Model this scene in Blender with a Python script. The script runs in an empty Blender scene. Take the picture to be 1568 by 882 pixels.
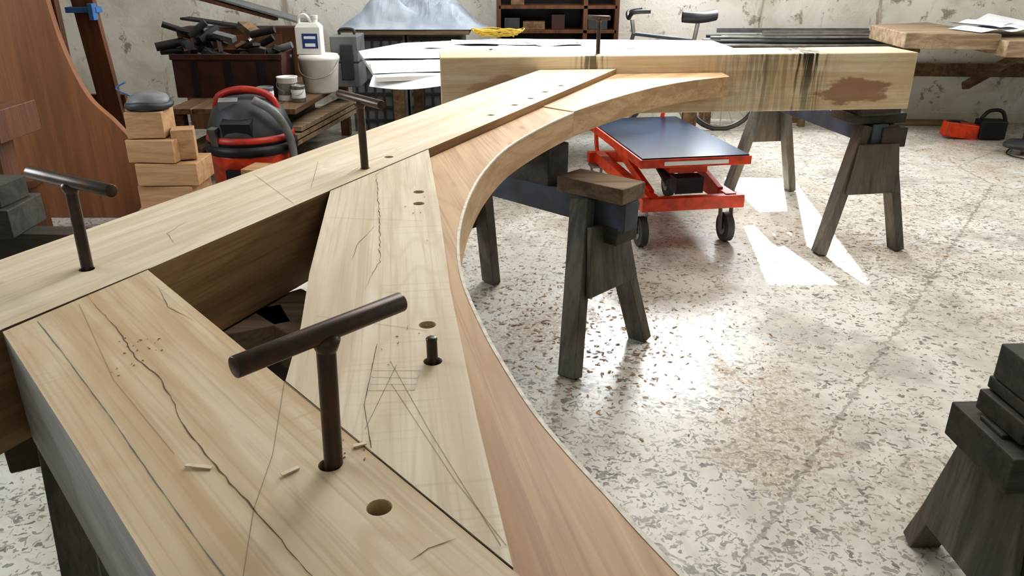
import bpy, bmesh, math, random
from mathutils import Vector, Matrix, Euler, noise
random.seed(7)
R=random.random
def U(a,b): return a+(b-a)*R()
def hexc(h):
    h=h.lstrip('#'); o=[]
    for i in (0,2,4):
        v=int(h[i:i+2],16)/255
        o.append(v/12.92 if v<=0.04045 else ((v+0.055)/1.055)**2.4)
    return (*o,1)
# ------------------------------------------------------------------ materials
class NT:
    def __init__(s,name):
        s.m=bpy.data.materials.new(name); s.m.use_nodes=True
        s.t=s.m.node_tree; s.n=s.t.nodes; s.b=s.n["Principled BSDF"]
    def node(s,typ,**k):
        n=s.n.new(typ)
        for a,v in k.items(): setattr(n,a,v)
        return n
    def link(s,a,b): s.t.links.new(a,b)
    def coord(s): return s.node("ShaderNodeTexCoord").outputs["Object"]
    def mapping(s,vec,scale=(1,1,1),rot=(0,0,0),loc=(0,0,0)):
        n=s.node("ShaderNodeMapping"); s.link(vec,n.inputs[0])
        n.inputs["Scale"].default_value=scale; n.inputs["Rotation"].default_value=rot; n.inputs["Location"].default_value=loc
        return n.outputs[0]
    def noise(s,vec,scale,detail=2,rough=.55,dist=0):
        n=s.node("ShaderNodeTexNoise"); s.link(vec,n.inputs["Vector"])
        n.inputs["Scale"].default_value=scale;n.inputs["Detail"].default_value=detail
        n.inputs["Roughness"].default_value=rough;n.inputs["Distortion"].default_value=dist
        return n.outputs["Fac"]
    def ramp(s,fac,a,b,ca=0,cb=1):
        n=s.node("ShaderNodeMapRange"); n.interpolation_type='SMOOTHSTEP'; s.link(fac,n.inputs["Value"])
        n.inputs["From Min"].default_value=a;n.inputs["From Max"].default_value=b
        n.inputs["To Min"].default_value=ca;n.inputs["To Max"].default_value=cb
        return n.outputs[0]
    def mix(s,fac,a,b):
        n=s.node("ShaderNodeMix",data_type='RGBA')
        if isinstance(fac,float): n.inputs[0].default_value=fac
        else: s.link(fac,n.inputs[0])
        for i,x in ((6,a),(7,b)):
            if isinstance(x,tuple): n.inputs[i].default_value=x
            else: s.link(x,n.inputs[i])
        return n.outputs[2]
    def math(s,op,a,b=None):
        n=s.node("ShaderNodeMath",operation=op)
        for i,x in ((0,a),(1,b)):
            if x is None: continue
            if isinstance(x,(int,float)): n.inputs[i].default_value=x
            else: s.link(x,n.inputs[i])
        return n.outputs[0]
    def bump(s,h,strength=.3,dist=.002):
        n=s.node("ShaderNodeBump"); n.inputs["Strength"].default_value=strength;n.inputs["Distance"].default_value=dist
        s.link(h,n.inputs["Height"]); s.link(n.outputs[0],s.b.inputs["Normal"])
    def col(s,c):
        if isinstance(c,tuple): s.b.inputs["Base Color"].default_value=c
        else: s.link(c,s.b.inputs["Base Color"])
    def rough(s,r):
        if isinstance(r,float): s.b.inputs["Roughness"].default_value=r
        else: s.link(r,s.b.inputs["Roughness"])

def wood(name,light,dark,ang=0.0,axis='x',knots=0.0,rough=.55,stain=None,stain_amt=.3,gs=1.0,far=False,ring=.35,fine=.45,saw=0.0):
    m=NT(name); co=m.coord()
    r=m.mapping(co,rot=(0,0,-ang)) if ang else co
    sc={'x':(1,16,16),'y':(16,1,16),'z':(16,16,1)}[axis]
    v=m.mapping(r,scale=tuple(k*gs for k in sc))
    n1=m.noise(v,1.2,4,.62,.5)
    v3=m.mapping(r,scale=tuple((2.5 if k==1 else 170)*gs for k in sc))
    n3=m.noise(v3,1.0,2,.6)
    v2=m.mapping(r,scale=tuple((.55 if k==1 else 4.5)*gs for k in sc),loc=(3,1,2))
    n2=m.noise(v2,1.0,1,.4,.2)
    bands=m.math('ABSOLUTE',m.math('SINE',m.math('MULTIPLY',n2,70.0)))
    c=m.mix(m.ramp(n1,.34,.70),hexc(light),hexc(dark))
    c=m.mix(m.math('MULTIPLY',m.ramp(bands,.45,.05),ring),c,hexc(dark))
    c=m.mix(m.math('MULTIPLY',m.ramp(n3,.48,.74),fine),c,tuple(k*.80 for k in hexc(dark)[:3])+(1,))
    if saw>0: # faint kerf marks running across the board
        vs=m.mapping(r,scale=(140,1.5,1.5)); c=m.mix(m.math('MULTIPLY',m.math('MULTIPLY',m.ramp(m.noise(vs,1.0,0),.5,.8),m.ramp(m.noise(co,4,2),.48,.64)),saw),c,tuple(k*.8 for k in hexc(dark)[:3])+(1,))
    if stain:
        ns=m.noise(co,2.8,4,.68,.6)
        c=m.mix(m.math('MULTIPLY',m.ramp(ns,.48,.70),stain_amt),c,hexc(stain))
    if knots>0:
        vk=m.mapping(r,scale={'x':(2.2,6,6),'y':(6,2.2,6),'z':(6,6,2.2)}[axis])
        vo=m.node("ShaderNodeTexVoronoi"); m.link(vk,vo.inputs["Vector"]); vo.inputs["Scale"].default_value=1.1
        c=m.mix(m.math('MULTIPLY',m.ramp(vo.outputs["Distance"],.11,.04),knots),c,hexc('6e5038'))
    if far:
        sx=m.node("ShaderNodeSeparateXYZ"); m.link(co,sx.inputs[0])
        vs=m.mapping(co,scale=(50,10,3.0)); nn=m.noise(vs,1.0,3,.6,.5)
        def band(x0,w,f=.1): return m.ramp(m.math('ABSOLUTE',m.math('SUBTRACT',sx.outputs[0],x0)),w,w*f)
        b=m.math('MAXIMUM',band(.62,.12,.3),m.math('MULTIPLY',band(.40,.05),.75))
        b=m.math('MAXIMUM',b,m.math('MULTIPLY',band(-.42,.12),.8))
        b=m.math('MAXIMUM',b,m.math('MULTIPLY',band(.42,.45),.40))
        up=m.ramp(sx.outputs[2],-.16,.13,.45,1.0)
        c=m.mix(m.math('MULTIPLY',m.math('MULTIPLY',m.ramp(nn,.42,.56),b),up),c,hexc('33291f'))
        def blotch(c,x0,z0,rx,rz,col,amt):
            dx=m.math('DIVIDE',m.math('SUBTRACT',sx.outputs[0],x0),rx)
            dz=m.math('DIVIDE',m.math('SUBTRACT',sx.outputs[2],z0),rz)
            d=m.math('ADD',m.math('MULTIPLY',dx,dx),m.math('MULTIPLY',dz,dz))
            d=m.math('ADD',d,m.math('MULTIPLY',m.math('SUBTRACT',m.noise(m.mapping(co,scale=(9,9,26)),1,3,.6),.5),2.6))
            return m.mix(m.math('MULTIPLY',m.ramp(d,1.15,.7),amt),c,hexc(col))
        c=blotch(c,.86,-.045,.20,.065,'8f6448',.8); c=blotch(c,-.80,-.01,.20,.06,'a17c5a',.6); c=blotch(c,.0,-.03,.3,.06,'b3956f',.5)
    m.col(c); m.rough(rough)
    return m.m

def plain(name,c,rough=.5,metal=0.0,var=.15,scale=8,c2=None,spec=.5,ior=1.5):
    m=NT(name); co=m.coord()
    n=m.noise(co,scale,2,.6)
    a=hexc(c); b=hexc(c2) if c2 else tuple(x*(1-var*2) for x in a[:3])+(1,)
    m.col(m.mix(m.ramp(n,.38,.68),a,b)); m.rough(rough)
    m.b.inputs["Metallic"].default_value=metal; m.b.inputs["Specular IOR Level"].default_value=spec; m.b.inputs["IOR"].default_value=ior
    return m.m

def mat_floor():
    m=NT("painted_concrete_floor"); co=m.coord()
    big=m.noise(co,.6,3,.6,.4)
    mid=m.noise(co,2.6,4,.65,.6)
    base=m.mix(m.ramp(mid,.38,.7),hexc('d8d5cd'),hexc('b8b3a7'))
    worn=m.ramp(m.noise(co,1.1,5,.72,.4),.53,.66)
    base=m.mix(m.math('MULTIPLY',worn,.55),base,hexc('93908a'))
    wv=m.node("ShaderNodeTexNoise"); m.link(co,wv.inputs["Vector"]); wv.inputs["Scale"].default_value=26; wv.inputs["Detail"].default_value=2
    add=m.node("ShaderNodeVectorMath",operation='MULTIPLY_ADD'); m.link(wv.outputs["Color"],add.inputs[0]); add.inputs[1].default_value=(.07,.07,.0); m.link(co,add.inputs[2])
    sx=m.node("ShaderNodeSeparateXYZ"); m.link(co,sx.inputs[0])
    def disc(x0,y0,r):
        dx=m.math('SUBTRACT',sx.outputs[0],x0);dy=m.math('SUBTRACT',sx.outputs[1],y0)
        return m.ramp(m.math('SQRT',m.math('ADD',m.math('MULTIPLY',dx,dx),m.math('MULTIPLY',dy,dy))),r,r*.2)
    dens=m.math('ADD',m.ramp(big,.35,.65,.0,.13),m.math('MULTIPLY',disc(.7,1.9,1.5),.06))
    def flakes(scale,thr,sq=(1,1,1)):
        vv=m.mapping(add.outputs[0],scale=sq)
        v=m.node("ShaderNodeTexVoronoi"); v.voronoi_dimensions='2D'; m.link(vv,v.inputs["Vector"]); v.inputs["Scale"].default_value=scale
        s=m.node("ShaderNodeSeparateColor"); m.link(v.outputs["Color"],s.inputs[0])
        k=m.ramp(m.math('ADD',s.outputs[0],dens),thr,thr+.01)
        return m.math('MULTIPLY',k,m.ramp(v.outputs["Distance"],.60,.5)),s.outputs[1]
    f1,r1=flakes(46,.92,(1,1.7,1)); f2,r2=flakes(84,.89,(1.4,1,1))
    flk=m.mix(m.ramp(r1,.2,.8),hexc('5e5e5a'),hexc('8d897f'))
    flk2=m.mix(m.ramp(r2,.3,.7),hexc('74736d'),hexc('9e9687'))
    c=m.mix(m.math('MULTIPLY',f2,.7),base,flk2)
    c=m.mix(m.math('MULTIPLY',f1,.8),c,flk)
    pat=m.noise(co,1.5,5,.78,.8)
    boost=m.math('MULTIPLY',m.math('MAXIMUM',m.math('MAXIMUM',disc(.2,3.2,.9),disc(1.9,4.2,.7)),m.math('MAXIMUM',disc(.9,2.5,.6),disc(3.6,6.2,1.3))),.11)
    d=m.math('MULTIPLY',m.ramp(m.math('ADD',pat,boost),.50,.72),m.ramp(m.noise(co,60,3,.75),.34,.62))
    c=m.mix(m.math('MULTIPLY',d,.75),c,hexc('9f8566'))
    v=m.node("ShaderNodeTexVoronoi",feature='DISTANCE_TO_EDGE'); v.voronoi_dimensions='2D'; m.link(add.outputs[0],v.inputs["Vector"]); v.inputs["Scale"].default_value=.26
    c=m.mix(m.math('MULTIPLY',m.ramp(v.outputs["Distance"],.0028,.001),.5),c,hexc('6d675c'))
    m.col(c)
    rr=m.ramp(mid,.35,.7,.23,.40); m.rough(m.math('ADD',rr,m.math('MULTIPLY',d,.35)))
    m.bump(m.noise(co,8,3,.65),.30,.006)
    return m.m

def mat_wall():
    m=NT("whitewashed_plaster"); co=m.coord()
    n=m.noise(co,1.4,4,.65,.4)
    c=m.mix(m.ramp(n,.4,.7),hexc('ebe9e1'),hexc('cfcabc'))
    n2=m.noise(m.mapping(co,scale=(3.2,3.2,.8)),1.1,5,.72,.6)
    c=m.mix(m.math('MULTIPLY',m.ramp(n2,.57,.70),.7),c,hexc('8f8064'))
    n3=m.noise(co,6,5,.75,.3)
    c=m.mix(m.math('MULTIPLY',m.ramp(n3,.57,.66),.7),c,hexc('7d6f5a'))
    m.col(c); m.rough(.85); m.bump(n3,.5,.02)
    return m.m

MAT={}
A_BEAM=math.atan2(2.785,1.217); C_BEAM=math.atan2(-.705,.618); B_BEAM=math.atan2(-1.6,.23)
MAT['A']=wood('pale_maple_a','e8dcc7','d3c1a4',A_BEAM,knots=.5,stain='d8c2a0',stain_amt=.35,saw=.25)
MAT['B']=wood('pale_maple_b','e3d6c1','cab79b',B_BEAM,knots=.45,stain='d2b693',stain_amt=.4,saw=.35)
MAT['C']=wood('pale_maple_c','dfcdb1','c5ab88',C_BEAM,knots=.4,stain='c2a27a',stain_amt=.45,saw=.35)
MAT['Aside']=wood('sawn_side_shaded','a58763','7f6344',A_BEAM,knots=.9,rough=.7)  # side faces darker and browner than the top: shade put into the colour
MAT['Cside']=wood('sawn_side_skylit','b6b6b4','96938e',C_BEAM,knots=.3,rough=.7)  # cool sky light on the left-facing side put into the colour as grey
MAT['D']=wood('curved_oak','d2b18b','b48f68',math.atan2(-1.5,.35),knots=.4,stain='b9926a',stain_amt=.35,ring=.35,fine=.6)
MAT['D2']=wood('curved_oak_far','d3b48e','b5926b',math.atan2(.9,.8),knots=.4,stain='bb966c',stain_amt=.35,fine=.6)
MAT['Dside']=wood('curved_oak_side','c9aa83','a98860',1.2,knots=.0,fine=.5)
MAT['edge']=plain('fresh_cut_edge','e6dfd0',.6,var=.12,scale=60)
MAT['far']=wood('weathered_beam','e0d0b3','c9b18d',0.09,knots=.4,stain='bfa27a',stain_amt=.5,far=True,ring=.2)
MAT['pencil']=plain('pencil_line','968672',.8)
MAT['crack']=plain('drying_crack','6c5842',.9)
MAT['joint']=plain('joint_line','5a4a38',.9)
MAT['bluechalk']=plain('blue_line','6d7379',.8)
MAT['chalk']=plain('white_chalk','f4f0e8',.9)
MAT['steel']=plain('rusty_steel','4a4442',.34,.7,c2='5a483e',scale=35)
MAT['trestle']=wood('grey_trestle_timber','6b675f','47433d',0,'z',rough=.75,stain='74634c',stain_amt=.5,ring=.3)
MAT['trestle_d']=wood('dark_trestle_timber','4d4943','33302b',0,'x',rough=.75,stain='5c4a38',stain_amt=.5)
MAT['trestle_b']=plain('blue_grey_paint','4a5260',.6,c2='3a3d44',scale=6)
MAT['packer']=wood('old_packer','84705a','5a4a3a',0,'x',rough=.75)
MAT['orange']=plain('orange_paint','dc4a22',.4,c2='b03c1c',scale=14)
MAT['tabletop']=plain('blue_black_plate','1d3350',.22,0,c2='0f1828',scale=3,ior=1.12)
MAT['rubber']=plain('grey_rubber','4c4a48',.7)
MAT['metal']=plain('galvanised','9a9894',.4,.8)
MAT['black']=plain('black_plastic','1c1c1e',.5)
MAT['dgrey']=plain('dark_grey_plastic','3b3d40',.5)
MAT['grey']=plain('grey_plastic','77797a',.5)
MAT['white']=plain('white_plastic','e4e2dc',.4,var=.05)
MAT['paper']=plain('white_paper','eef1f5',.7,var=.03)
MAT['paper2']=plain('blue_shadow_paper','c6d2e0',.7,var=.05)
MAT['red']=plain('red_plastic','b8382a',.4)
MAT['rust']=plain('dark_red_crate','4a2420',.6,c2='2e1a18',scale=5)
MAT['blue']=plain('blue_label','2c4a86',.5)
MAT['bluel']=plain('blue_clamp','3d6fa8',.5)
MAT['yellow']=plain('yellow_cable','d8b23a',.5)
MAT['tarp']=plain('plastic_sheet','aeb8c4',.4,c2='8f9aa8',scale=4)
MAT['ply']=wood('orange_plywood','8e5c38','724829',0,'z',rough=.6,gs=.6,fine=.2)
MAT['brown']=wood('brown_shelf','6b4326','4a2c18',0,'z',rough=.6)
MAT['block']=wood('cut_blocks','bf9c78','a4805a',0,'x',rough=.6,gs=.8)
MAT['bench']=wood('bench_boards','856a4c','5a4532',0,'y',rough=.7)
MAT['slab']=wood('slab_boards','a9947a','7c6850',0,'x',rough=.7)
MAT['shaving']=plain('wood_shaving','ac8a66',.8,c2='80644a',scale=30)
MAT['floor']=mat_floor(); MAT['wall']=mat_wall()
MAT['ceil']=plain('ceiling_white','d9d6cd',.9)
MAT['frame']=plain('window_frame_paint','d5d2c8',.6)
MAT['seat']=plain('black_leather','242426',.45)
MAT['bframe']=plain('bike_frame','50565e',.35,.4)
# ------------------------------------------------------------------ mesh builder
class MB:
    def __init__(s): s.bm=bmesh.new(); s.mats=[]; s.X=Matrix.Identity(4)
    def mi(s,m):
        if m not in s.mats: s.mats.append(m)
        return s.mats.index(m)
    def faces(s,vs,fs,m,smooth=False):
        bv=[s.bm.verts.new(s.X@Vector(v)) for v in vs]; k=s.mi(m)
        for f in fs:
            try:
                fc=s.bm.faces.new([bv[i] for i in f]); fc.material_index=k; fc.smooth=smooth
            except ValueError: pass
    def box(s,c,d,m,rot=(0,0,0),taper=1.0):
        M=Matrix.Translation(c)@Euler(rot).to_matrix().to_4x4(); x,y,z=[k/2 for k in d]
        vs=[]
        for sz,t in ((-1,1.0),(1,taper)):
            for sx,sy in ((-1,-1),(1,-1),(1,1),(-1,1)): vs.append(M@Vector((sx*x*t,sy*y*t,sz*z)))
        s.faces(vs,[(3,2,1,0),(4,5,6,7),(0,1,5,4),(1,2,6,5),(2,3,7,6),(3,0,4,7)],m)
    def beam(s,p0,p1,w,h,m,up=(0,0,1),w1=None):
        p0=Vector(p0);p1=Vector(p1);a=(p1-p0).normalized();up=Vector(up)
        if abs(a.dot(up))>.98: up=Vector((0,1,0))
        sd=a.cross(up).normalized();u=sd.cross(a).normalized(); w1=w1 or w
        vs=[]
        for p,ww in ((p0,w),(p1,w1)):
            for i,j in ((-1,-1),(1,-1),(1,1),(-1,1)): vs.append(p+sd*(i*ww/2)+u*(j*h/2))
        s.faces(vs,[(3,2,1,0),(4,5,6,7),(0,1,5,4),(1,2,6,5),(2,3,7,6),(3,0,4,7)],m)
    def prism(s,pts,z0,z1,m,mside=None):
        n=len(pts); ar=sum(pts[i][0]*pts[(i+1)%n][1]-pts[(i+1)%n][0]*pts[i][1] for i in range(n))
        if ar<0: pts=pts[::-1]
        vs=[(p[0],p[1],z0) for p in pts]+[(p[0],p[1],z1) for p in pts]
        s.faces(vs,[tuple(range(n))[::-1],tuple(range(n,2*n))]+[(i,(i+1)%n,n+(i+1)%n,n+i) for i in range(n)],m)
        if mside:
            k=s.mi(mside); s.bm.faces.ensure_lookup_table()
            for f in s.bm.faces[-n:]: f.material_index=k
    def cyl(s,p0,p1,r0,m,r1=None,n=20,smooth=True):
        r1=r0 if r1 is None else r1; p0=Vector(p0);p1=Vector(p1);a=(p1-p0).normalized()
        t=Vector((1,0,0)) if abs(a.x)<.9 else Vector((0,1,0)); u=a.cross(t).normalized();w=a.cross(u)
        vs=[]
        for p,r in ((p0,r0),(p1,r1)):
            for i in range(n):
                q=2*math.pi*i/n; vs.append(p+u*math.cos(q)*r+w*math.sin(q)*r)
        s.faces(vs,[(i,(i+1)%n,n+(i+1)%n,n+i) for i in range(n)],m,smooth)
        s.faces(vs[:n],[tuple(range(n))[::-1]],m); s.faces(vs[n:],[tuple(range(n))],m)
    def lathe(s,c,prof,m,n=28,axis=None):
        c=Vector(c);vs=[];M=Matrix.Identity(3) if axis is None else Vector((0,0,1)).rotation_difference(Vector(axis)).to_matrix()
        for r,z in prof:
            for i in range(n):
                q=2*math.pi*i/n; vs.append(c+M@Vector((r*math.cos(q),r*math.sin(q),z)))
        fs=[]
        for k in range(len(prof)-1):
            for i in range(n): fs.append((k*n+i,k*n+(i+1)%n,(k+1)*n+(i+1)%n,(k+1)*n+i))
        fs.append(tuple(range(n))[::-1]); fs.append(tuple(range((len(prof)-1)*n,len(prof)*n)))
        s.faces(vs,fs,m,True)
    def tube(s,pts,r,m,n=10,closed=False):
        P=[Vector(p) for p in pts];vs=[];N=len(P);u=None
        for i,p in enumerate(P):
            a=((P[(i+1)%N] if closed or i<N-1 else p)-(P[i-1] if closed or i>0 else p)).normalized()
            if u is None: u=a.orthogonal().normalized()
            u=(u-a*u.dot(a)).normalized();w=a.cross(u)
            for j in range(n):
                q=2*math.pi*j/n; vs.append(p+u*math.cos(q)*r+w*math.sin(q)*r)
        fs=[]
        for i in range(N if closed else N-1):
            for j in range(n): fs.append((i*n+j,i*n+(j+1)%n,((i+1)%N)*n+(j+1)%n,((i+1)%N)*n+j))
        if not closed: fs+= [tuple(range(n))[::-1],tuple(range((N-1)*n,N*n))]
        s.faces(vs,fs,m,True)
    def line(s,pts,z,w,m,h=.0006,taper=False,jit=0.0):
        P=[Vector((*p,0)) for p in pts]
        if jit:
            Q=[]
            for i in range(len(P)-1):
                L=(P[i+1]-P[i]).length;k=max(2,int(L/.012))
                for j in range(k): Q.append(P[i].lerp(P[i+1],j/k)+Vector((U(-jit,jit),U(-jit,jit),0)))
            P=Q+[P[-1]]
        N=len(P);W=[]
        for i in range(N):
            t=i/(N-1);e=min(1,4*min(t,1-t)+.15) if taper else 1
            W.append(w*e*(U(.4,1.2) if jit else 1))
        side=[]
        for i in range(N):
            d=(P[min(i+1,N-1)]-P[max(i-1,0)]).normalized();side.append(Vector((-d.y,d.x,0)))
        vs=[];
        for i in range(N):
            for sg in (-1,1):
                q=P[i]+side[i]*sg*W[i]/2; vs.append((q.x,q.y,z+h))
        s.faces(vs,[(2*i,2*i+2,2*i+3,2*i+1) for i in range(N-1)],m)
    def sheet(s,nx,ny,f,m,smooth=True):
        vs=[f(i/nx,j/ny) for j in range(ny+1) for i in range(nx+1)]
        s.faces(vs,[(j*(nx+1)+i,j*(nx+1)+i+1,(j+1)*(nx+1)+i+1,(j+1)*(nx+1)+i) for j in range(ny) for i in range(nx)],m,smooth)
    def done(s,name,origin=(0,0,0),bevel=0,recalc=True,parent=None):
        if recalc: bmesh.ops.recalc_face_normals(s.bm,faces=s.bm.faces[:])
        me=bpy.data.meshes.new(name)
        s.bm.transform(Matrix.Translation(-Vector(origin))); s.bm.to_mesh(me); s.bm.free()
        for m in s.mats: me.materials.append(MAT[m])
        o=bpy.data.objects.new(name,me); bpy.context.collection.objects.link(o); o.location=origin
        if bevel:
            b=o.modifiers.new("bevel",'BEVEL'); b.width=bevel;b.segments=2;b.limit_method='ANGLE';b.angle_limit=math.radians(50)
        if parent: o.parent=parent
        return o
def smooth_path(P,n=6):
    out=[];P=[Vector(p) for p in P]
    for i in range(len(P)-1):
        p0=P[max(i-1,0)];p1=P[i];p2=P[i+1];p3=P[min(i+2,len(P)-1)]
        for k in range(n):
            t=k/n; out.append(.5*((2*p1)+(p2-p0)*t+(2*p0-5*p1+4*p2-p3)*t*t+(3*p1-p0-3*p2+p3)*t**3))
    out.append(P[-1]); return out
def drill(o,holes,r,z0,z1):
    b=bmesh.new()
    for x,y in holes:
        res=bmesh.ops.create_cone(b,cap_ends=True,segments=28,radius1=r,radius2=r,depth=z1-z0)
        bmesh.ops.translate(b,verts=res['verts'],vec=Vector((x,y,(z0+z1)/2))-o.location)
    me=bpy.data.meshes.new("cut");b.to_mesh(me);b.free()
    c=bpy.data.objects.new("cut",me);bpy.context.collection.objects.link(c);c.location=o.location
    md=o.modifiers.new("b",'BOOLEAN');md.object=c;md.operation='DIFFERENCE';md.solver='EXACT'
    bpy.context.view_layer.update()
    nm=bpy.data.meshes.new_from_object(o.evaluated_get(bpy.context.evaluated_depsgraph_get()))
    o.modifiers.clear();o.data=nm;bpy.data.objects.remove(c)
def addmarks(o,fn):
    mb=MB();fn(mb);bm=mb.bm
    me=o.data; base=len(me.materials)
    for m in mb.mats: me.materials.append(MAT[m])
    for f in bm.faces:
        f.material_index+=base; f.normal_update()
        if f.normal.z<0: f.normal_flip()
    bm.transform(Matrix.Translation(-o.location))
    tmp=bpy.data.meshes.new("t");bm.to_mesh(tmp);bm.free()
    b=bmesh.new();b.from_mesh(me);b.from_mesh(tmp);b.to_mesh(me);b.free();bpy.data.meshes.remove(tmp)
ZT=1.01;ZB=.83
# ------------------------------------------------------------------ timber frame (one assembly)
frame=bpy.data.objects.new("timber_frame",None);bpy.context.collection.objects.link(frame)
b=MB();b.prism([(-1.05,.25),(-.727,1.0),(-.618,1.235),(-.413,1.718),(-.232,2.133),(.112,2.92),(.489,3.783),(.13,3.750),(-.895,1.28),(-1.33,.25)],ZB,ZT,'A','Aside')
oA=b.done("long_blade",(-.4,2.0,.92),parent=frame)
drill(oA,[(-.721,1.236),(-.368,1.923)],.0125,.7,1.1)
drill(oA,[(-.325,2.04)],.0125,.7,1.1)
drill(oA,[(-.07,2.63),(.01,2.82),(.07,2.96),(.13,3.11),(.20,3.27)],.0125,.7,1.1)
def mk(m):
    m.line([(-.46,1.74),(-.50,1.99)],ZT,.0009,'pencil'); m.line([(-.47,1.62),(-.62,1.85)],ZT,.0007,'pencil')
    m.line([(-.30,2.11),(-.37,2.0),(-.40,1.86)],ZT,.0008,'pencil')
    m.line([(-.75,1.60),(-.70,1.75),(-.62,1.9)],ZT,.001,'crack',taper=True,jit=.002)
    m.line([(-.725,1.002),(-.616,1.238)],ZT,.0020,'joint'); m.line([(-.412,1.72),(-.231,2.135)],ZT,.0016,'joint')
    m.line([(-.1,2.6),(.2,3.3)],ZT,.0006,'pencil')
    m.line([(-.62,1.36),(-.66,1.42),(-.65,1.50)],ZT,.0008,'crack',taper=True,jit=.001)
addmarks(oA,mk)
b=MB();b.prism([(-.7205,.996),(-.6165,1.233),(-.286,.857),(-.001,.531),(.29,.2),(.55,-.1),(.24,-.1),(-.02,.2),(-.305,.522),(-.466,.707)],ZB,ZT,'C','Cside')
oC=b.done("near_board",(-.2,.6,.92),parent=frame)
drill(oC,[(-.19,.682),(-.128,.613)],.0125,.7,1.1)
def mk(m):
    m.line([(-.67,1.13),(-.61,1.06),(-.55,.99),(-.50,.92),(-.44,.86),(-.40,.80),(-.37,.752),(-.31,.68),(-.25,.612),(-.17,.52),(-.1,.45)],ZT,.0014,'crack',taper=True,jit=.0010)
    m.line([(-.69,1.03),(-.60,.93),(-.46,.77),(-.35,.64),(-.25,.525),(-.18,.45)],ZT,.0011,'bluechalk',jit=.0003)
    m.line([(-.284,.855),(-.255,.70),(-.248,.61),(-.23,.52)],ZT,.0006,'pencil')
    m.line([(-.150,.703),(-.002,.534)],ZT,.0014,'joint',jit=.0002); m.line([(-.284,.855),(-.15,.703)],ZT,.0010,'pencil')
    m.line([(-.57,1.16),(-.52,1.08),(-.46,1.03)],ZT,.001,'crack',taper=True,jit=.001)
    m.line([(-.05,.57),(-.075,.555),(-.09,.54)],ZT,.0012,'crack',taper=True,jit=.001)
    m.line([(-.66,1.09),(-.50,.86),(-.36,.70)],ZT,.0005,'pencil')
addmarks(oC,mk)
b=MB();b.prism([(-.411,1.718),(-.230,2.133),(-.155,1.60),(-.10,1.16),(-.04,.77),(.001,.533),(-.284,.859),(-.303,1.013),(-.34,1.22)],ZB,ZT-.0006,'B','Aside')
oB=b.done("centre_board",(-.2,1.3,.92),parent=frame)
drill(oB,[(-.21,1.71),(-.20,1.62),(-.122,1.02),(-.104,.91)],.0125,.7,1.1)
z=ZT-.0006
def mk(m):
    m.line([(-.31,1.97),(-.33,1.86),(-.31,1.75),(-.27,1.53),(-.25,1.4),(-.23,1.27),(-.235,1.15)],z,.0014,'crack',taper=True,jit=.002)
    m.line([(-.27,1.47),(-.285,1.36),(-.28,1.28)],z,.001,'crack',taper=True,jit=.001)
    m.line([(-.185,.96),(-.175,.80),(-.152,.712)],z,.0009,'crack',jit=.0003); m.line([(-.15,.9),(-.165,.75)],z,.0006,'pencil')
    m.line([(-.16,.91),(-.09,.74),(-.01,.56)],z,.0005,'pencil'); m.line([(-.15,.85),(-.06,.66),(-.005,.56)],z,.0005,'pencil')
    m.line([(-.29,1.05),(-.12,1.0)],z,.0005,'pencil'); m.line([(-.37,1.52),(-.18,1.5)],z,.0004,'pencil')
    q=[(-.178,.885),(-.118,.885),(-.12,.835),(-.176,.835)]
    for i in range(4): m.line([q[i],q[(i+1)%4]],z,.0010,'chalk')
    m.line([(-.178,.868),(-.118,.865)],z,.0010,'chalk'); m.line([(-.177,.85),(-.119,.85)],z,.0008,'chalk')
addmarks(oB,mk)
curve=[(1.00,3.69),(.80,3.565),(.59,3.36),(.37,3.06),(.22,2.815),(.10,2.56),(-.01,2.27),(-.07,2.0),(-.098,1.76),(-.106,1.55),(-.10,1.39),(-.08,1.23),(-.042,1.06),(-.01,.945),(.027,.83),(.062,.745),(.10,.665),(.125,.61),(.155,.55),(.19,.485),(.24,.41),(.31,.33),(.40,.25)]
far_c=smooth_path([(*p,0) for p in curve[:5]],6); near_c=smooth_path([(*p,0) for p in curve[4:]],5)
ZD=.985;ZDB=.897
b=MB();b.prism([(v.x,v.y) for v in near_c]+[(.335,.152),(.005,.53),(-.038,.77),(-.098,1.16),(-.153,1.60),(-.228,2.133),(.113,2.917)],ZDB,ZD,'D','Dside')
e=[(v.x,v.y) for v in near_c]
for i in range(len(e)-1):
    a=Vector((*e[i],0));c=Vector((*e[i+1],0));d=(c-a).normalized();p=Vector((-d.y,d.x,0))*-1
    w=.0045; q=[a+p*w,c+p*w,c-p*.0010,a-p*.0010]
    b.faces([(q[0].x,q[0].y,ZD+.0006),(q[1].x,q[1].y,ZD+.0006),(q[2].x,q[2].y,ZD+.0006),(q[3].x,q[3].y,ZD+.0006),(q[3].x,q[3].y,ZD-.004),(q[2].x,q[2].y,ZD-.004)],[(0,1,2,3),(3,2,5,4)],'edge')
b.done("curved_brace_near",(0,1.2,.94),parent=frame)
b=MB();b.prism([(v.x,v.y) for v in far_c]+[(.113,2.921),(.491,3.783),(1.0,3.829)],ZDB,ZD+.003,'D2','Dside')
b.done("curved_brace_far",(.5,3.3,.94),bevel=.002,parent=frame)
b=MB();b.prism([(-.33,3.71),(1.96,3.92),(1.935,4.19),(-.355,3.98)],.80,1.07,'far')
o=b.done("tie_timber",(.8,3.95,.935),bevel=.005,parent=frame)
drill(o,[(.41,3.87)],.0125,.95,1.2)
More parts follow.
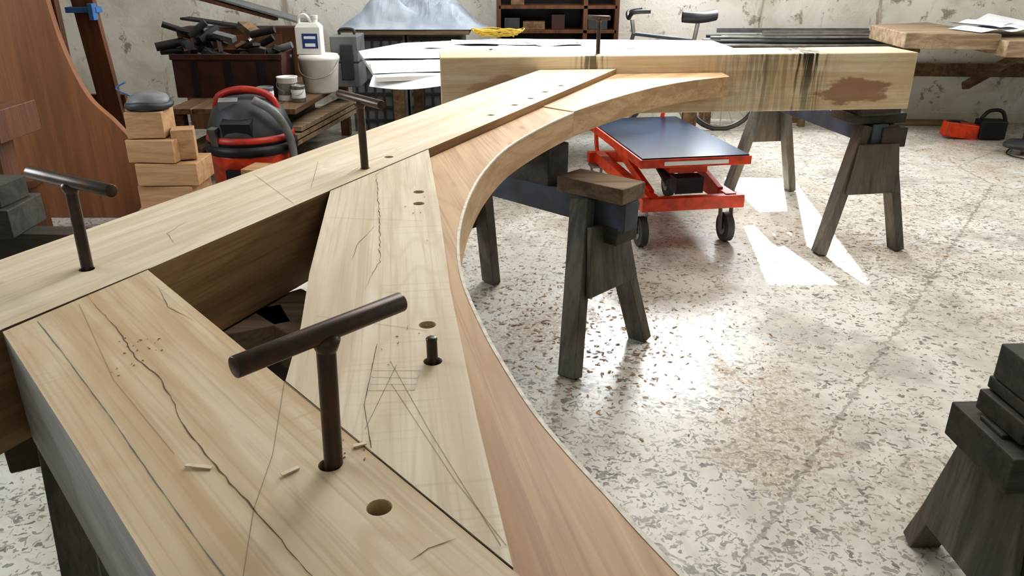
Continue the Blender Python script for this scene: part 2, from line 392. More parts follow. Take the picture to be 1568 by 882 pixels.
# ------------------------------------------------------------------ T-handle pins
def pin(x,y,zt,zh,h0,h1,zb=.90,r=.0098):
    b=MB();top=Vector(((h0[0]+h1[0])/2,(h0[1]+h1[1])/2,zh))
    b.cyl((x,y,zb),top,r,'steel'); b.tube([(h0[0],h0[1],zh),tuple(Vector((h0[0],h0[1],zh)).lerp(top,.6)),top,(h1[0],h1[1],zh)],r*1.08,'steel',20)
    b.lathe(top-Vector((0,0,.022)),[(r*1.0,0),(r*1.25,.006),(r*1.5,.013),(r*1.3,.018),(r*.8,.022)],'steel',16)
    return b.done("t_handle_steel_pin",(x,y,zt),bevel=.0012)
pin(-.721,1.236,1.01,1.158,(-.826,1.313),(-.631,1.197))
pin(-.368,1.923,1.01,1.182,(-.431,1.99),(-.301,1.83))
pin(-.19,.682,1.01,1.163,(-.247,.613),(-.117,.757))
pin(.41,3.87,1.07,1.232,(.36,3.90),(.455,3.84),zb=.98)
b=MB();b.cyl((-.104,.91,.92),(-.1045,.911,1.042),.0075,'steel',r1=.0072);b.lathe((-.1045,.911,1.040),[(.0074,0),(.0078,.002),(.0055,.004)],'steel',16);b.done("steel_drift_pin",(-.104,.91,1.01))
# ------------------------------------------------------------------ trestles
def trestle(cx,cy,yaw,L,W,top,rail='trestle_d',leg='trestle',inset=.05,lean=.04,packers=(),gus=True,legw=.085,gh=.36,ry=0):
    b=MB();b.X=Matrix.Translation((cx,cy,0))@Matrix.Rotation(yaw,4,'Z')
    b.box((0,ry,top-.055),(L,.085,.11),rail)
    for sx in (-1,1):
        x=sx*(L/2-inset)
        for sy in (-1,1):
            b.beam((x+sx*lean,sy*W/2,.004),(x,ry+sy*.065,top-.01),legw,.05,leg,up=(0,1,0))
        if gus:
            h0=top-gh;h1=top-.10
            def F(z,s): 
                t=(top-z)/top; return ry*(1-t)+s*(.065+(W/2-.065)*t)
            def Xx(z): return x+sx*(lean*(top-z)/top+.045)
            vs=[(Xx(h0),F(h0,-1),h0),(Xx(h0),F(h0,1),h0),(Xx(h1),F(h1,1)+.02,h1),(Xx(h1),F(h1,-1)-.02,h1)]
            vs+=[(v[0]+sx*.022,v[1],v[2]) for v in vs]
            b.faces(vs,[(0,1,2,3),(7,6,5,4),(0,4,5,1),(1,5,6,2),(2,6,7,3),(3,7,4,0)],leg)
    for (x,y,w,d,z0,h,m,r) in packers: b.box((x,y,z0+h/2),(w,d,h),m,(0,0,r))
    b.X=Matrix.Identity(4)
    return b.done("sawhorse_trestle",(cx,cy,0),bevel=.004)
trestle(.06,3.13,math.atan2(.62,-.64),1.06,.46,.67,rail='trestle_b',inset=.18,lean=.10,packers=[(-.38,0,.30,.15,.67,.06,'packer',.05),(-.43,-.02,.14,.13,.50,.07,'trestle_d',0),(-.02,0,.30,.12,.67,.155,'trestle_d',0)])
trestle(1.80,4.64,math.atan2(1.13,-.19),1.22,.46,.70,rail='trestle_b',packers=[(-.48,0,.22,.30,.70,.05,'trestle_d',0),(-.50,.03,.26,.22,.75,.045,'trestle_d',.06),(-.56,-.08,.12,.14,.58,.10,'trestle_d',0)])
trestle(1.60,1.52,.04,1.05,.46,.53,inset=.10,lean=.03,gh=.40,packers=[(-.40,0,.23,.16,.53,.05,'trestle_d',.03),(-.40,.005,.20,.15,.583,.03,'trestle_d',0),(-.41,0,.18,.14,.615,.085,'trestle_d',0),(-.50,.0,.09,.24,.43,.09,'trestle_d',0)])
trestle(-.64,1.37,.48,.66,.46,.74,inset=.09,lean=.03,gus=False,legw=.06,packers=[(.0,0,.4,.10,.74,.085,'packer',0),(.22,.0,.14,.2,.74,.085,'packer',.3)])
trestle(-1.09,2.33,math.atan2(.08,-1.3),1.36,.46,.70,packers=[(-.50,0,.24,.16,.70,.12,'packer',0),(.55,0,.22,.2,.70,.09,'trestle_d',.1),(.56,0,.2,.14,.79,.07,'trestle_d',0)])
# ------------------------------------------------------------------ lift table
b=MB();yw=math.atan2(.985,-.17)-math.pi/2
b.X=Matrix.Translation((.885,4.64,0))@Matrix.Rotation(yw,4,'Z')
b.box((0,0,.515),(.60,1.10,.006),'tabletop'); b.box((0,0,.489),(.62,1.12,.046),'orange')
b.box((.0,-.5615,.488),(.36,.003,.022),'paper')
for sx in (-1,1):
    b.beam((sx*.2,-.45,.29),(sx*.2,.42,.455),.03,.05,'orange'); b.beam((sx*.165,.45,.29),(sx*.165,-.42,.455),.03,.05,'orange')
    b.beam((sx*.22,-.55,.27),(sx*.22,.55,.27),.06,.07,'orange')
    for sy in (-1,1):
        x=sx*.25;y=sy*.46
        b.cyl((x-.02,y,.085),(x+.02,y,.085),.083,'rubber',n=28); b.cyl((x-.024,y,.085),(x+.024,y,.085),.045,'metal',n=20)
        for d in (-.032,.032): b.beam((x+d,y,.07),(x+d,y+.02,.215),.006,.045,'metal')
        b.box((x,y+.02,.225),(.09,.10,.012),'metal')
b.box((0,-.55,.265),(.58,.05,.07),'orange');b.box((0,.55,.265),(.58,.05,.07),'orange')
b.box((.02,-.35,.42),(.22,.12,.05),'orange');b.box((.02,-.40,.33),(.16,.1,.09),'dgrey')
b.cyl((-.2,0,.36),(.2,0,.36),.015,'metal');b.cyl((0,-.2,.28),(0,.25,.42),.03,'dgrey')
b.tube(smooth_path([(-.22,.57,.28),(-.22,.62,.4),(-.22,.62,.75),(.22,.62,.75),(.22,.62,.4),(.22,.57,.28)],4),.014,'orange')
b.X=Matrix.Identity(4);b.done("scissor_lift_table",(.885,4.64,0),bevel=.003)
# ------------------------------------------------------------------ drawing table
b=MB();TP=[(-.80,4.75),(-1.16,6.15),(-.9,6.75),(-.14,7.1),(1.7,6.95),(1.75,5.75),(.4,5.55),(.1,5.0)]
b.prism(TP,.81,.835,'white')
for x,y in ((-.75,5.3),(-.75,6.4),(.0,6.5),(-.1,5.5)): b.beam((x,y,0),(x,y,.81),.07,.07,'bench')
b.beam((1.55,6.8,0),(1.55,6.8,.81),.07,.07,'bench');b.beam((1.3,5.9,0),(1.3,5.9,.81),.05,.05,'bench')
for (x,y,w,d,r,m) in ((-.5,5.2,.8,.55,.2,'paper'),(-.6,5.9,.9,.6,.1,'paper2'),(.3,6.1,.9,.6,-.15,'paper'),(-.1,6.7,.8,.4,.05,'paper2'),(1.0,6.5,.9,.6,.1,'paper'),(.4,6.65,.5,.35,.5,'paper'),(-.4,6.3,.5,.3,-.6,'paper2'),(-.35,5.5,.4,.3,.7,'paper2')):
    z0=.838+R()*.004
    ph=R()*6
    def f(u,v,x=x,y=y,w=w,d=d,r=r,z0=z0,ph=ph):
        a=(u-.5)*w;c=(v-.5)*d;return (x+a*math.cos(r)-c*math.sin(r),y+a*math.sin(r)+c*math.cos(r),z0+.006*(1+math.sin(u*7+ph)*math.cos(v*4+ph)))
    b.sheet(12,8,f,m)
def f(u,v):
    x=-.83+u*.65;y=4.90-v*.14
    return (x-.02*v,y,.842-.06*v*v*(1+.3*math.sin(u*5)))
b.sheet(14,6,f,'paper')
b.done("drawing_table",(.2,6,0),recalc=False)
# ------------------------------------------------------------------ workbench & contents, back left
b=MB()
for i in range(5):
    x0=-2.45+i*.185; b.beam((x0+.09,5.6,.48),(x0+.09+.10,7.2,.48),.175,.04,'bench')
for i in range(4):
    x0=-2.4+i*.2; b.beam((x0+.09,5.56,.20+.01*i),(x0+.19,7.1,.20+.01*i),.17,.05,'bench')
for i in range(3): b.beam((-1.65+i*.03,5.52+.06*i,.26+i*.045),(-1.45+i*.02,6.9,.26+i*.045),.22-.03*i,.035,'slab')
for x,y in ((-2.4,5.7),(-1.72,5.7),(-2.3,7.1),(-1.5,7.1)): b.beam((x,y,0),(x,y,.46),.08,.08,'bench')
b.done("low_workbench",(-2,6.3,0),bevel=.004)
b=MB();cx,cy,z0=-2.14,6.25,.50
b.box((cx,cy-.17,z0+.16),(.82,.02,.32),'rust');b.box((cx,cy+.17,z0+.16),(.82,.02,.32),'rust')
b.box((cx-.40,cy,z0+.16),(.02,.32,.32),'rust');b.box((cx+.40,cy,z0+.16),(.02,.32,.32),'rust');b.box((cx,cy,z0+.02),(.8,.34,.03),'rust')
for x in (-.25,.0,.25): b.box((cx+x,cy-.185,z0+.16),(.05,.012,.32),'black')
b.box((cx,cy-.185,z0+.30),(.84,.02,.04),'rust')
for i in range(34):
    m=random.choice(['black','black','dgrey','dgrey','grey','rust','metal','bench'])
    x=cx+U(-.36,.34);y=cy+U(-.1,.1);z=z0+U(.26,.48)
    if i%2==0: b.cyl((x,y,z),(x+U(-.2,.2),y+U(-.1,.1),z+U(-.04,.12)),U(.01,.035),m,n=12)
    else: b.box((x,y,z),(U(.06,.24),U(.03,.12),U(.02,.09)),m,(U(-.6,.6),U(-.6,.6),U(0,3)))
b.done("tool_crate",(cx,cy,z0),bevel=.003)
b=MB();b.beam((-2.95,7.45,.98),(-2.3,7.35,.90),.16,.02,'black');b.beam((-2.85,7.5,1.22),(-1.85,7.4,.95),.26,.02,'grey');b.beam((-2.8,7.4,1.16),(-2.1,7.38,.98),.10,.03,'brown')
b.box((-2.45,7.5,.45),(1.1,.3,.9),'brown')
for i,xx in enumerate((-2.72,-2.45,-2.18)): b.box((xx,7.345,.45),(.24,.012,.80),'brown');b.box((xx+.09,7.335,.5),(.015,.02,.08),'metal')
b.done("offcut_boards_on_cabinet",(-2.5,7.5,0),bevel=.003)
b=MB();b.lathe((-1.52,6.38,.50),[(.125,0),(.13,.01),(.152,.24),(.160,.25),(.160,.27),(.153,.275),(.15,.285),(.02,.288)],'white');b.tube(smooth_path([(-1.68,6.38,.75),(-1.64,6.25,.66),(-1.52,6.20,.62),(-1.40,6.25,.66),(-1.36,6.38,.75)],5),.004,'metal',6)
b.done("plastic_bucket",(-1.52,6.38,.5))
b=MB();x,y,z0=-1.58,6.40,.789
b.box((x,y,z0+.10),(.19,.13,.20),'white');b.box((x,y,z0+.215),(.19,.13,.03),'white',taper=.75)
b.cyl((x+.05,y,z0+.22),(x+.05,y,z0+.26),.022,'white');b.cyl((x+.05,y,z0+.26),(x+.05,y,z0+.285),.026,'white')
b.tube(smooth_path([(x-.075,y,z0+.215),(x-.07,y,z0+.27),(x-.02,y,z0+.285),(x+.03,y,z0+.22)],5),.013,'white')
b.box((x+.015,y-.067,z0+.10),(.12,.004,.11),'blue');b.box((x+.015,y-.0695,z0+.125),(.09,.003,.02),'paper');b.box((x+.015,y-.0695,z0+.07),(.08,.003,.025),'paper')
b.done("plastic_jerrycan",(x,y,z0),bevel=.012)
for (x,y,r,h,m) in ((-1.68,5.99,.075,.17,'white'),(-1.80,5.82,.06,.12,'grey'),(-1.58,5.90,.05,.12,'metal')):
    b=MB();b.lathe((x,y,.50),[(r,0),(r*1.02,.004),(r,.01),(r,h-.012),(r*1.04,h-.008),(r*1.04,h),(r*.86,h),(r*.84,h-.006),(.005,h-.006)],m)
    b.lathe((x,y,.50),[(r*1.004,h*.25),(r*1.006,h*.26),(r*1.006,h*.75),(r*1.004,h*.76)],'paper' if m!='white' else 'metal')
    b.tube(smooth_path([(x-r,y,.5+h*.85),(x-r*.8,y-r*.9,.5+h*.6),(x,y-r*1.25,.5+h*.45),(x+r*.8,y-r*.9,.5+h*.6),(x+r,y,.5+h*.85)],5),.002,'metal',6)
    b.done("paint_tin",(x,y,.5))
b=MB();x,y=-1.36,6.76;b.box((x,y,.70),(.22,.34,.40),'grey');b.box((x,y,.70),(.228,.348,.02),'dgrey');b.box((x+.02,y-.175,.70),(.10,.02,.28),'dgrey')
b.tube(smooth_path([(x-.06,y,.90),(x-.05,y,.94),(x+.05,y,.94),(x+.06,y,.90)],4),.012,'dgrey')
b.done("grey_tool_case",(x,y,.5),bevel=.02)
# ------------------------------------------------------------------ vacuum
b=MB();x,y=0,0
b.X=Matrix.Translation((-1.73,5.18,0))@Matrix.Scale(1.18,4)
b.lathe((x,y,.07),[(.20,0),(.225,.02),(.235,.18),(.24,.20)],'orange')
b.lathe((x,y,.27),[(.248,0),(.252,.02),(.248,.05)],'black')
b.lathe((x,y,.31),[(.235,0),(.23,.08),(.19,.18),(.14,.235),(.05,.25),(.01,.25)],'dgrey')
b.lathe((x,y,.335),[(.238,0),(.240,.01),(.234,.035)],'red')
b.tube(smooth_path([(x-.17,y-.02,.45),(x-.14,y-.03,.56),(x,y-.04,.60),(x+.14,y-.03,.56),(x+.17,y-.02,.45)],6),.02,'red')
b.box((x,y-.20,.42),(.16,.06,.08),'black',(.35,0,0));b.box((x-.02,y-.235,.17),(.12,.03,.06),'black')
b.box((x-.06,y-.12,.53),(.10,.05,.06),'grey',(.3,0,.2));b.box((x-.13,y-.19,.36),(.05,.04,.12),'metal',(.2,0,-.4))
b.cyl((x+.1,y-.2,.2),(x+.14,y-.27,.2),.035,'black')
b.tube(smooth_path([(x+.10,y-.20,.57),(x+.2,y-.18,.5),(x+.25,y-.12,.36),(x+.26,y-.12,.2),(x+.24,y-.14,.08)],7),.022,'grey',12)
for q in range(4):
    a=q*math.pi/2+.6;xx=x+math.cos(a)*.21;yy=y+math.sin(a)*.21;b.cyl((xx-.012,yy,.035),(xx+.012,yy,.035),.035,'black');b.cyl((xx,yy,.03),(xx,yy,.09),.015,'black')
b.X=Matrix.Identity(4);b.done("workshop_vacuum",(-1.73,5.18,0))
b=MB();b.box((-1.46,4.62,.14),(.30,.24,.28),'block',(0,0,.1));b.box((-1.46,4.62,.305),(.28,.18,.05),'block',(0,0,-.2));b.done("wooden_offcut_box",(-1.46,4.62,0),bevel=.004)
# ------------------------------------------------------------------ stack of blocks with sander
b=MB()
for (x,y,w,d,z0,h,r) in ((-1.94,4.42,.32,.30,0,.15,.05),(-1.96,4.44,.31,.28,.15,.15,-.04),(-1.94,4.43,.34,.27,.30,.13,.03),(-2.0,4.43,.27,.26,.43,.13,-.08),(-2.04,4.44,.20,.22,.56,.15,.1)):
    b.box((x,y,z0+h/2),(w,d,h-.004),'block',(0,0,r))
b.box((-1.86,4.42,.52),(.12,.12,.17),'block',(0,0,.3))
b.done("stack_of_wood_blocks",(-1.95,4.43,0),bevel=.004)
b=MB();b.lathe((-2.03,4.44,.712),[(.105,0),(.12,.03),(.10,.07),(.05,.09),(.01,.085)],'grey',20)
b.tube([(-2.03+.11*math.cos(a/3),4.44+.105*math.sin(a/3),.735+.006*math.sin(a)) for a in range(19)],.022,'dgrey',8,True)
b.tube(smooth_path([(-2.1,4.38,.79),(-2.16,4.36,.83),(-2.12,4.40,.86)],4),.005,'bluel',6);b.done("sander_with_cable",(-2.03,4.44,.71))
# ------------------------------------------------------------------ curved plywood template, left
b=MB();pr=smooth_path([(-2.62,1.75,0),(-2.60,1.27,0),(-2.56,.98,0),(-2.48,.74,0),(-2.36,.60,0),(-2.27,.47,0),(-2.24,.32,0),(-2.27,.12,0),(-2.36,.0,0)],6)
pts=[(v.x,v.y) for v in pr]+[(-3.7,0),(-3.7,1.75)]
b.X=Matrix.Translation((0,4.70,0))@Matrix.Rotation(math.pi/2,4,'X');b.prism(pts,-.0,.05,'ply');b.X=Matrix.Identity(4)
b.box((-3.0,4.9,.02),(1.0,.4,.04),'brown');b.beam((-3.1,5.05,.03),(-3.1,4.76,1.2),.06,.05,'brown')
b.done("curved_plywood_template",(-2.9,4.7,0),bevel=.003)
b=MB();b.beam((-2.66,5.35,0),(-2.78,5.30,2.0),.14,.05,'brown',up=(0,1,0));b.beam((-3.0,5.4,0),(-3.0,5.4,2.0),.1,.06,'brown',up=(0,1,0));b.beam((-3.05,5.37,.6),(-2.6,5.37,.6),.04,.08,'brown')
b.box((-2.74,5.31,1.18),(.20,.08,.035),'bluel');b.box((-2.66,5.26,1.17),(.03,.06,.10),'bluel')
b.done("timber_rack",(-2.8,5.35,0),bevel=.003)
b=MB();b.box((-2.70,4.20,.17),(.15,.16,.34),'brown',(0,0,.15));b.box((-2.70,4.2,.36),(.20,.2,.04),'brown',(0,0,.15));b.done("wooden_stool_block",(-2.7,4.2,0),bevel=.004)
b=MB();b.box((-2.20,3.3,.86),(.26,.3,.13),'brown');b.box((-2.2,3.3,.40),(.10,.12,.80),'brown');b.box((-2.2,3.3,.02),(.3,.3,.04),'brown');b.done("work_stand",(-2.2,3.3,0),bevel=.004)
# ------------------------------------------------------------------ back: crates, tarp, shelf, cable
b=MB()
for k,(x0,x1) in enumerate(((-1.45,-.95),(-.93,-.43))):
    b.box(((x0+x1)/2,7.45,.43),(x1-x0,.4,.86),'grey')
    for j in range(7): b.box(((x0+x1)/2,7.245,.10+j*.12),(x1-x0-.04,.012,.03),'dgrey')
    for i in range(6): b.box((x0+.05+i*(x1-x0-.1)/5,7.245,.43),(.02,.014,.82),'dgrey')
b.box((-.95,7.42,.88),(1.15,.5,.04),'slab')
b.done("plastic_storage_crates",(-.95,7.45,0),bevel=.004)
b=MB()
def f(u,v):
    x=-1.52+u*1.30;y=7.15+v*.6
    e=min(1,min(u+.04*noise.noise(Vector((y*9,1,2))),1-u)*3.2);e2=min(1,min(v,1-v)*3)
    e=max(e,0);e=e*e*(3-2*e);e2=e2*e2*(3-2*e2)
    rd=sum((.5-abs(noise.noise(Vector((x*s,y*s,z0)))))*a for s,a,z0 in ((3.5,.16,0),(8,.08,3),(17,.035,7)))
    h=max(e*e2*(.17+.20*noise.noise(Vector((x*2.4,y*2,5)))+rd),0)
    return (x+.05*noise.noise(Vector((x*5,y*5,9))),y,.905+h)
b.sheet(80,36,f,'tarp',False);b.done("crumpled_plastic_sheet",(-.9,7.4,.90),recalc=False)
b=MB();x0,x1=-.12,.95;YS=7.66
for x in (x0,x1,(x0+x1)/2+.25): b.box((x,YS,.8),(.04,.36,1.6),'brown')
for z in (.05,.62,.86,1.07,1.58): b.box(((x0+x1)/2,YS,z),(x1-x0,.36,.03),'brown')
b.box(((x0+x1)/2,YS+.18,.8),(x1-x0,.02,1.6),'black')
for i,(xx,w,h,m) in enumerate(((.0,.14,.10,'dgrey'),(.2,.2,.07,'bench'),(.42,.12,.13,'rust'),(.78,.18,.12,'dgrey'),(.05,.12,.1,'bench'))):
    b.box((xx,YS-.05,(.875 if i<4 else 1.085)+h/2),(w,.2,h),m)
b.done("brown_shelf_unit",(.4,YS,0),bevel=.003)
b=MB()
for k in range(7):
    r=.10+.010*k; b.tube([(-.12+r*1.4*math.cos(a/24*6.283+k),6.95+.5*r*math.sin(a/24*6.283+k),.875+.010*math.sin(a+k)+.008*k) for a in range(24)],.005,'yellow',6,True)
b.done("coiled_yellow_cable",(-.12,6.95,.86))
# ------------------------------------------------------------------ bicycle
b=MB();Y=7.29;ra,rf=(1.93,.34),(.88,.34)
for (x,z) in (ra,rf):
    b.tube([(x+.33*math.cos(a/36*6.283),Y,z+.33*math.sin(a/36*6.283)) for a in range(36)],.018,'rubber',8,True)
    b.tube([(x+.305*math.cos(a/36*6.283),Y,z+.305*math.sin(a/36*6.283)) for a in range(36)],.009,'metal',6,True)
    b.cyl((x,Y-.05,z),(x,Y+.05,z),.02,'metal')
    for k in range(16):
        a=k/16*6.283;b.cyl((x,Y,z),(x+.3*math.cos(a),Y,z+.3*math.sin(a)),.0018,'metal',n=5)
bb=(1.48,Y,.28);st=(1.62,Y,.80);hd=(1.08,Y,.86);hb=(1.05,Y,.74)
for p,q in ((bb,st),(st,hd),(bb,hb),(hb,hd)): b.cyl(p,q,.017,'bframe',n=12)
for d in (-.05,.05):
    b.cyl((st[0],Y,st[2]-.05),(ra[0],Y+d,ra[1]),.009,'bframe',n=10);b.cyl(bb,(ra[0],Y+d,ra[1]),.009,'bframe',n=10);b.cyl(hb,(rf[0],Y+d,rf[1]),.012,'bframe',n=10)
b.cyl(st,(1.65,Y,1.0),.018,'metal');b.cyl(hd,(1.06,Y,.98),.018,'metal')
b.tube(smooth_path([(1.18,Y-.22,1.06),(1.04,Y-.20,1.05),(1.03,Y,.99),(1.04,Y+.10,1.04),(1.16,Y+.11,1.06)],5),.018,'black')
b.lathe((bb[0],Y-.05,bb[2]),[(.01,0),(.09,.001),(.09,.004),(.01,.005)],'metal',24,axis=(0,-1,0));b.cyl((1.48,Y-.07,.28),(1.56,Y-.07,.13),.01,'metal');b.cyl((1.48,Y+.07,.28),(1.40,Y+.07,.43),.01,'metal')
def f(u,v):
    w=.022+.060*max(0,u-.35)/.65+.008*u;a=(v-.5)*math.pi*1.7
    return (1.50+u*.29,Y+w*math.sin(a)*1.2,1.0+.05*math.cos(a)+.02*u*u-.012*math.sin(u*3))
b.sheet(12,14,f,'seat')
b.done("bicycle",(1.4,Y,0))
# ------------------------------------------------------------------ pipes on rack, timber slabs
b=MB()
b.box((2.75,7.58,.70),(1.95,.30,.04),'bench')
for x in (1.85,2.75,3.6):
    for y in (7.48,7.68): b.beam((x,y,0),(x,y,.68),.06,.06,'bench')
b.done("metal_stock_rack",(2.75,7.58,0),bevel=.003)
b=MB()
for k in range(9):
    y=7.47+.025*k;z=.737+.034*(k%3);b.cyl((1.85+U(-.1,.1),y,z),(3.60+U(-.15,.1),y+U(-.01,.01),z+U(-.004,.004)),.015,random.choice(['metal','metal','dgrey','grey']),n=12)
b.box((2.9,7.55,.85),(1.2,.05,.025),'metal',(0,0,.02));b.box((2.6,7.62,.86),(1.4,.03,.04),'grey',(0,0,-.01))
b.done("metal_pipe_bundle",(2.7,7.55,.725))
b=MB();b.prism([(3.15,6.55),(3.55,6.46),(3.85,6.44),(3.85,7.65),(3.2,7.35)],.81,.93,'slab');b.prism([(3.83,6.3),(4.4,6.22),(5.1,6.25),(5.1,7.55),(3.9,7.62)],.77,.89,'slab')
b.beam((3.3,7.68,.40),(3.3,6.9,.79),.07,.07,'bench');b.beam((4.3,7.6,.36),(4.3,6.8,.76),.07,.07,'bench');b.box((4.1,7.66,.5),(1.9,.06,.12),'bench',(0,0,-.07))
b.done("timber_slab_shelf",(4.1,7,.85),bevel=.008)
b=MB()
for k,(x,y,r) in enumerate(((3.95,6.75,.2),(4.25,6.8,-.15),(4.05,7.0,.5))):
    def f(u,v,x=x,y=y,r=r,k=k):
        a=(u-.5)*.55;c=(v-.5)*.38;return (x+a*math.cos(r)-c*math.sin(r),y+a*math.sin(r)+c*math.cos(r),.937+.012*k+.05*(u*u*v)+.02*math.sin(u*6+k)**2)
    b.sheet(14,8,f,'paper')
b.done("loose_drawings",(4.1,6.8,.93),recalc=False)
b=MB();x,y=4.0,6.95
b.box((x,y,.07),(.34,.11,.13),'orange',(0,.12,-.1));b.box((x+.22,y-.03,.09),(.22,.15,.16),'black',(0,0,-.1));b.box((x-.1,y,.145),(.12,.05,.02),'black')
b.tube(smooth_path([(x+.14,y,.17),(x+.2,y,.24),(x+.3,y-.02,.24),(x+.34,y-.04,.15)],5),.016,'black');b.done("orange_chainsaw",(x,y,0),bevel=.012)
b=MB();x,y=4.15,6.35
b.lathe((x,y,.05),[(.02,0),(.12,.005),(.125,.03),(.09,.06),(.02,.065)],'dgrey');b.box((x+.2,y+.02,.10),(.3,.12,.13),'dgrey',(0,0,.1));b.tube(smooth_path([(x+.05,y,.14),(x+.1,y,.25),(x+.25,y,.26),(x+.32,y,.16)],5),.017,'black')
b.tube(smooth_path([(x,y+.1,.03),(x-.12,y-.05,.012),(x-.05,y-.25,.012),(x+.15,y-.3,.012),(x+.4,y-.2,.012)],6),.006,'black',6);b.cyl((x-.02,y,.0),(x-.02,y,.06),.04,'metal')
b.done("circular_saw",(x,y,0),bevel=.008)
b=MB();b.box((3.75,7.58,.02),(1.2,.12,.035),'slab',(0,0,-.06));b.box((3.3,7.40,.015),(.7,.10,.025),'bench',(0,0,.02));b.done("floor_boards_offcuts",(3.7,7.55,0))
# ------------------------------------------------------------------ shavings
def shavings(name,areas,origin):
    b=MB()
    for (cx,cy,sx,sy,z,n,s0,s1) in areas:
        for i in range(n):
            x=random.gauss(cx,sx);y=random.gauss(cy,sy);a=U(0,6.28);L=U(s0,s1);w=L*U(.15,.4);ca,sa=math.cos(a),math.sin(a);c=L*U(.02,.25)
            P=[(-L,-w,0),(0,-w,c),(L,-w,c*.3),(L,w,c*.3),(0,w,c*1.1),(-L,w,.0)]
            b.faces([(x+p[0]*ca-p[1]*sa,y+p[0]*sa+p[1]*ca,z+.0012+p[2]) for p in P],[(0,1,4,5),(1,2,3,4)],'shaving')
    return b.done(name,origin,recalc=False)
shavings("wood_shavings_on_floor",[(.25,3.3,.35,.35,0,800,.003,.013),(.40,2.75,.22,.2,0,300,.003,.012),(1.9,4.2,.3,.3,0,420,.003,.014),(1.0,3.0,.5,.4,0,260,.002,.008),(1.0,2.3,.5,.5,0,160,.002,.006),(3.5,6.2,.6,.5,0,250,.004,.015)],(1,3,0))
b=MB()
for (cx,cy,sx,sy,n,z) in ((-.50,.93,.02,.03,22,ZT),(-.14,.99,.02,.05,8,ZT),(-.17,.71,.012,.012,8,ZT),(-.2,1.5,.02,.15,5,ZT)):
    for i in range(n):
        x=random.gauss(cx,sx);y=random.gauss(cy,sy);a=U(0,6.28);L=U(.0006,.0022);w=L*U(.2,.45);ca,sa=math.cos(a),math.sin(a)
        P=[(-L,-w,0),(L,-w,.0),(L,w,0),(-L,w,0)];Pv=[(x+p[0]*ca-p[1]*sa,y+p[0]*sa+p[1]*ca,z+.0004) for p in P]+[(x+p[0]*ca-p[1]*sa,y+p[0]*sa+p[1]*ca,z+.0012) for p in P]
        b.faces(Pv,[(4,5,6,7),(0,1,5,4),(1,2,6,5),(2,3,7,6),(3,0,4,7)],'shaving')
for (x,y,a,L) in ((-.325,.676,-.1,.014),(-.228,.668,.8,.010),(-.165,.715,.5,.007)):
    b.box((x,y,ZT+.0022),(L*2,.005,.0016),'A',(0,.05,a))
b.done("wood_chips_on_frame",(-.3,1,ZT))
# ------------------------------------------------------------------ room shell
b=MB();b.box((0,2.6,-.05),(11,12.4,.1),'floor');b.done("floor",(0,0,0))
b=MB();b.box((0,2.6,3.55),(11,12.4,.1),'ceil');b.done("ceiling",(0,2.6,3.5))
WX0,WX1,WZ0,WZ1=1.86,2.42,1.5,3.42
b=MB();ang=math.atan2(-.76,10.4);b.X=Matrix.Translation((0,8.03,0))@Matrix.Rotation(ang,4,'Z')
def wbox(x0,x1,z0,z1): b.box(((x0+x1)/2,.1,(z0+z1)/2),(x1-x0,.2,z1-z0),'wall')
wbox(-5.4,WX0,0,3.5);wbox(WX1,5.6,0,3.5);wbox(WX0,WX1,0,WZ0);wbox(WX0,WX1,WZ1,3.5)
b.X=Matrix.Identity(4);b.done("wall_back",(0,8.03,0))
b=MB();b.X=Matrix.Translation((0,8.03,0))@Matrix.Rotation(ang,4,'Z')
for x in (WX0+.02,WX1-.02): b.box((x,.15,(WZ0+WZ1)/2),(.04,.06,WZ1-WZ0),'frame')
for z in (WZ0+.02,WZ1-.02): b.box(((WX0+WX1)/2,.15,z),(WX1-WX0,.06,.04),'frame')
b.box(((WX0+WX1)/2,-.02,WZ0-.02),(WX1-WX0+.1,.10,.04),'frame')
b.X=Matrix.Identity(4);b.done("window_1",(2.1,8,2.4))
b=MB();b.box((-5.3,2.6,1.75),(.2,12.4,3.5),'wall');b.done("wall_left",(-5.3,2.6,0))
b=MB();b.box((5.4,2.6,1.75),(.2,12.4,3.5),'wall');b.done("wall_right",(5.4,2.6,0))
b=MB();b.box((0,-3.6,1.75),(11,.2,3.5),'wall');b.done("wall_front",(0,-3.6,0))
b=MB();b.X=Matrix.Translation((0,8.03,0))@Matrix.Rotation(ang,4,'Z');b.box((0,-.015,.04),(10.4,.03,.08),'wall');b.X=Matrix.Identity(4);b.done("baseboard_back",(0,8,0))
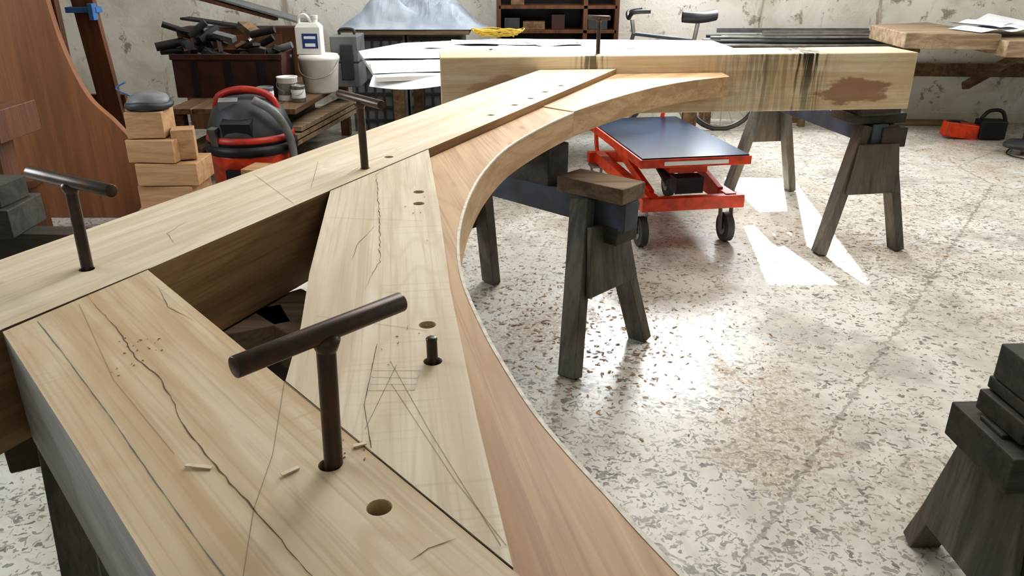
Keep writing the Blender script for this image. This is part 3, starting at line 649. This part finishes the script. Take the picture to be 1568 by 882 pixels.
# ------------------------------------------------------------------ light
def area(name,loc,target,sx,sy,power,col):
    l=bpy.data.lights.new(name,'AREA');l.shape='RECTANGLE';l.size=sx;l.size_y=sy;l.energy=power;l.color=col
    o=bpy.data.objects.new(name,l);bpy.context.collection.objects.link(o);o.location=loc
    o.rotation_euler=(Vector(target)-Vector(loc)).to_track_quat('-Z','Y').to_euler();return o
area("fill_glow_back",(1.5,7.75,2.4),(1.0,2.5,.6),1.3,1.6,180,(.94,.97,1))  # added lamp for sky glow and floor sheen, off-centre from the window opening
area("fill_overhead",(.6,3.6,3.42),(.4,3.2,0),2.4,2.0,92,(1,.985,.96))  # added overhead fill lamp, the ceiling has no opening here
area("fill_back_wall",(-.5,6.3,3.42),(-.3,7.2,.6),4.5,1.0,66,(1,.99,.98))  # added lamp to brighten the back wall, no skylight above it
area("fill_daylight_left",(-4.9,2.6,2.2),(-.5,1.3,.9),2.5,1.6,95,(.86,.93,1))  # added cool fill standing in for daylight from the left, wall is solid
area("fill_right",(5.1,4.6,2.3),(2.5,4.4,.2),2.2,1.5,42,(1,.98,.96))  # added fill lamp by the right wall, which has no window
s=bpy.data.lights.new("sun",'SUN');s.energy=36;s.angle=.009;s.color=(1,.98,.96)
so=bpy.data.objects.new("sun",s);bpy.context.collection.objects.link(so);so.location=(2,12,6)
so.rotation_euler=Vector((-.14,-1,-.675)).to_track_quat('-Z','Y').to_euler()
w=bpy.data.worlds.new("w");bpy.context.scene.world=w;w.use_nodes=True
bg=w.node_tree.nodes["Background"];sk=w.node_tree.nodes.new("ShaderNodeTexSky");sk.sky_type='NISHITA';sk.sun_disc=False;sk.sun_elevation=math.radians(38)
w.node_tree.links.new(sk.outputs[0],bg.inputs[0]);bg.inputs[1].default_value=.6
# ------------------------------------------------------------------ camera
cd=bpy.data.cameras.new("camera");cd.sensor_width=36;cd.lens=36*1200/1568;cd.clip_start=.02
co=bpy.data.objects.new("camera",cd);bpy.context.collection.objects.link(co);co.location=(0,0,1.5);co.rotation_euler=(math.radians(90-23),0,0)
bpy.context.scene.camera=co
vs=bpy.context.scene.view_settings;vs.view_transform='Standard';vs.exposure=0.05
try: vs.look='Medium High Contrast'
except Exception: pass
cy=bpy.context.scene.cycles
cy.max_bounces=5;cy.diffuse_bounces=3;cy.glossy_bounces=2;cy.transmission_bounces=2;cy.caustics_reflective=False;cy.caustics_refractive=False
